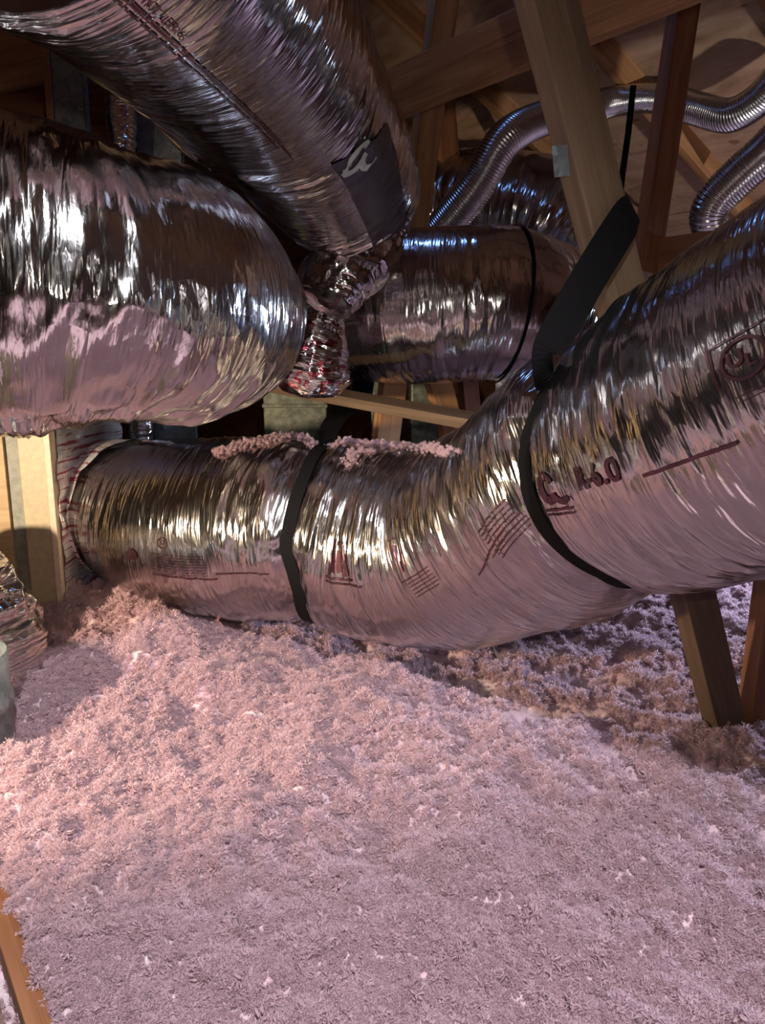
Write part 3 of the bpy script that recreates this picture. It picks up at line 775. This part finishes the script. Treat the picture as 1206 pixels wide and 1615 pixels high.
def scatter(name, pts, rots, scales, parent=None):
    me = bpy.data.meshes.new(name); me.from_pydata([tuple(p) for p in pts], [], [])
    at = me.attributes.new('trot', 'FLOAT_VECTOR', 'POINT'); at.data.foreach_set('vector', np.asarray(rots, np.float32).ravel())
    at = me.attributes.new('tscl', 'FLOAT_VECTOR', 'POINT'); at.data.foreach_set('vector', np.asarray(scales, np.float32).ravel())
    o = obj(name, me, None, parent)
    ng = bpy.data.node_groups.new(name, 'GeometryNodeTree')
    ng.interface.new_socket('Geometry', in_out='INPUT', socket_type='NodeSocketGeometry'); ng.interface.new_socket('Geometry', in_out='OUTPUT', socket_type='NodeSocketGeometry')
    gi = ng.nodes.new('NodeGroupInput'); go = ng.nodes.new('NodeGroupOutput')
    ci = ng.nodes.new('GeometryNodeCollectionInfo'); ci.inputs[0].default_value = tuft_col; ci.inputs['Separate Children'].default_value = True; ci.inputs['Reset Children'].default_value = True
    ip = ng.nodes.new('GeometryNodeInstanceOnPoints'); ip.inputs['Pick Instance'].default_value = True
    for nm, sock in (('trot', 'Rotation'), ('tscl', 'Scale')):
        na = ng.nodes.new('GeometryNodeInputNamedAttribute'); na.data_type = 'FLOAT_VECTOR'; na.inputs['Name'].default_value = nm
        out = [s_ for s_ in na.outputs if s_.enabled and s_.name == 'Attribute'][0]
        ng.links.new(out, ip.inputs[sock])
    ng.links.new(gi.outputs[0], ip.inputs['Points']); ng.links.new(ci.outputs[0], ip.inputs['Instance']); ng.links.new(ip.outputs[0], go.inputs[0])
    md = o.modifiers.new('scatter', 'NODES'); md.node_group = ng
    o['kind'] = 'stuff'
    return o
NT_ = 190000
dist = 0.5 + 3.0 * rng.uniform(0, 1, NT_) ** 1.15; ang = rng.uniform(-0.72, 0.72, NT_)
tx = dist * np.sin(ang); ty = dist * np.cos(ang); tz = height(tx, ty)
keep = ~((tz < -0.03) & (rng.uniform(0, 1, NT_) < .9))
tx, ty, tz, dist = tx[keep], ty[keep], tz[keep], dist[keep]
sz = rng.lognormal(math.log(0.0068), .42, len(tx)) * (0.8 + 0.25 * dist)
sz = np.clip(sz, .002, .022)
tsc = sz[:, None] * rng.uniform(.7, 1.3, (len(tx), 3))
tf = scatter('insulation_tufts', np.stack([tx, ty, tz + sz * .3], -1), rng.uniform(0, 6.28, (len(tx), 3)), tsc, ins)

# tufts fallen onto the long duct
pts, scs = [], []
def sprinkle(path, n, spread, s0):
    P2 = np.array(path, float)
    for _ in range(n):
        t = rng.uniform(0, len(P2) - 1); i = min(int(t), len(P2) - 2); f = t - i
        px, py = P2[i] * (1 - f) + P2[i + 1] * f
        yield px + rng.normal() * spread, py + rng.normal() * spread * .35, s0 * rng.uniform(.6, 1.6)
def on_duct(d, it):
    q = np.linspace(0, d.L, 260); a = np.linspace(0, 2 * np.pi, 240, endpoint=False)
    Q, A = np.meshgrid(q, a, indexing='ij'); p = d.at(Q, A); nn = d.normal(Q, A); x, y, z = proj(p)
    bad = (nn * (p - np.array([0, 0, CAMZ]))).sum(-1) > 0.05
    for px, py, s_ in it:
        dd = (x - px) ** 2 + (y - py) ** 2 + bad * 1e6; i = np.unravel_index(np.argmin(dd), dd.shape)
        pts.append(p[i] + nn[i] * s_ * .4 + np.array([0, 0, abs(rng.normal()) * s_ * .5])); scs.append(s_)
on_duct(mid, sprinkle([(342, 716), (390, 702), (440, 692), (500, 682)], 600, 5, .0058))
on_duct(mid, sprinkle([(500, 700), (535, 690), (560, 684), (600, 678)], 330, 9, .0052))
on_duct(mid, sprinkle([(590, 690), (640, 700), (700, 712)], 330, 12, .0048))
on_duct(mid, sprinkle([(545, 735), (560, 712), (580, 712)], 90, 8, .0045))
s_ = np.array(scs)
dt = scatter('fallen_insulation', pts, rng.uniform(0, 6.28, (len(pts), 3)), s_[:, None] * rng.uniform(.7, 1.3, (len(pts), 3)))
tag(dt, 'clumps of pink insulation lying on top of the sagging silver duct', 'insulation', kind='stuff')

# little stick poking out of the insulation
g0 = G(779, 1035, .02); o = lumber('stick', g0 + Vector((-.012, .02, .03)), g0 + Vector((.02, -.02, -.01)), .007, .005, (0, 0, 1), STICK, bev=.001)
tag(o, 'small dark splinter sticking out of the insulation under the sagging duct', 'stick')
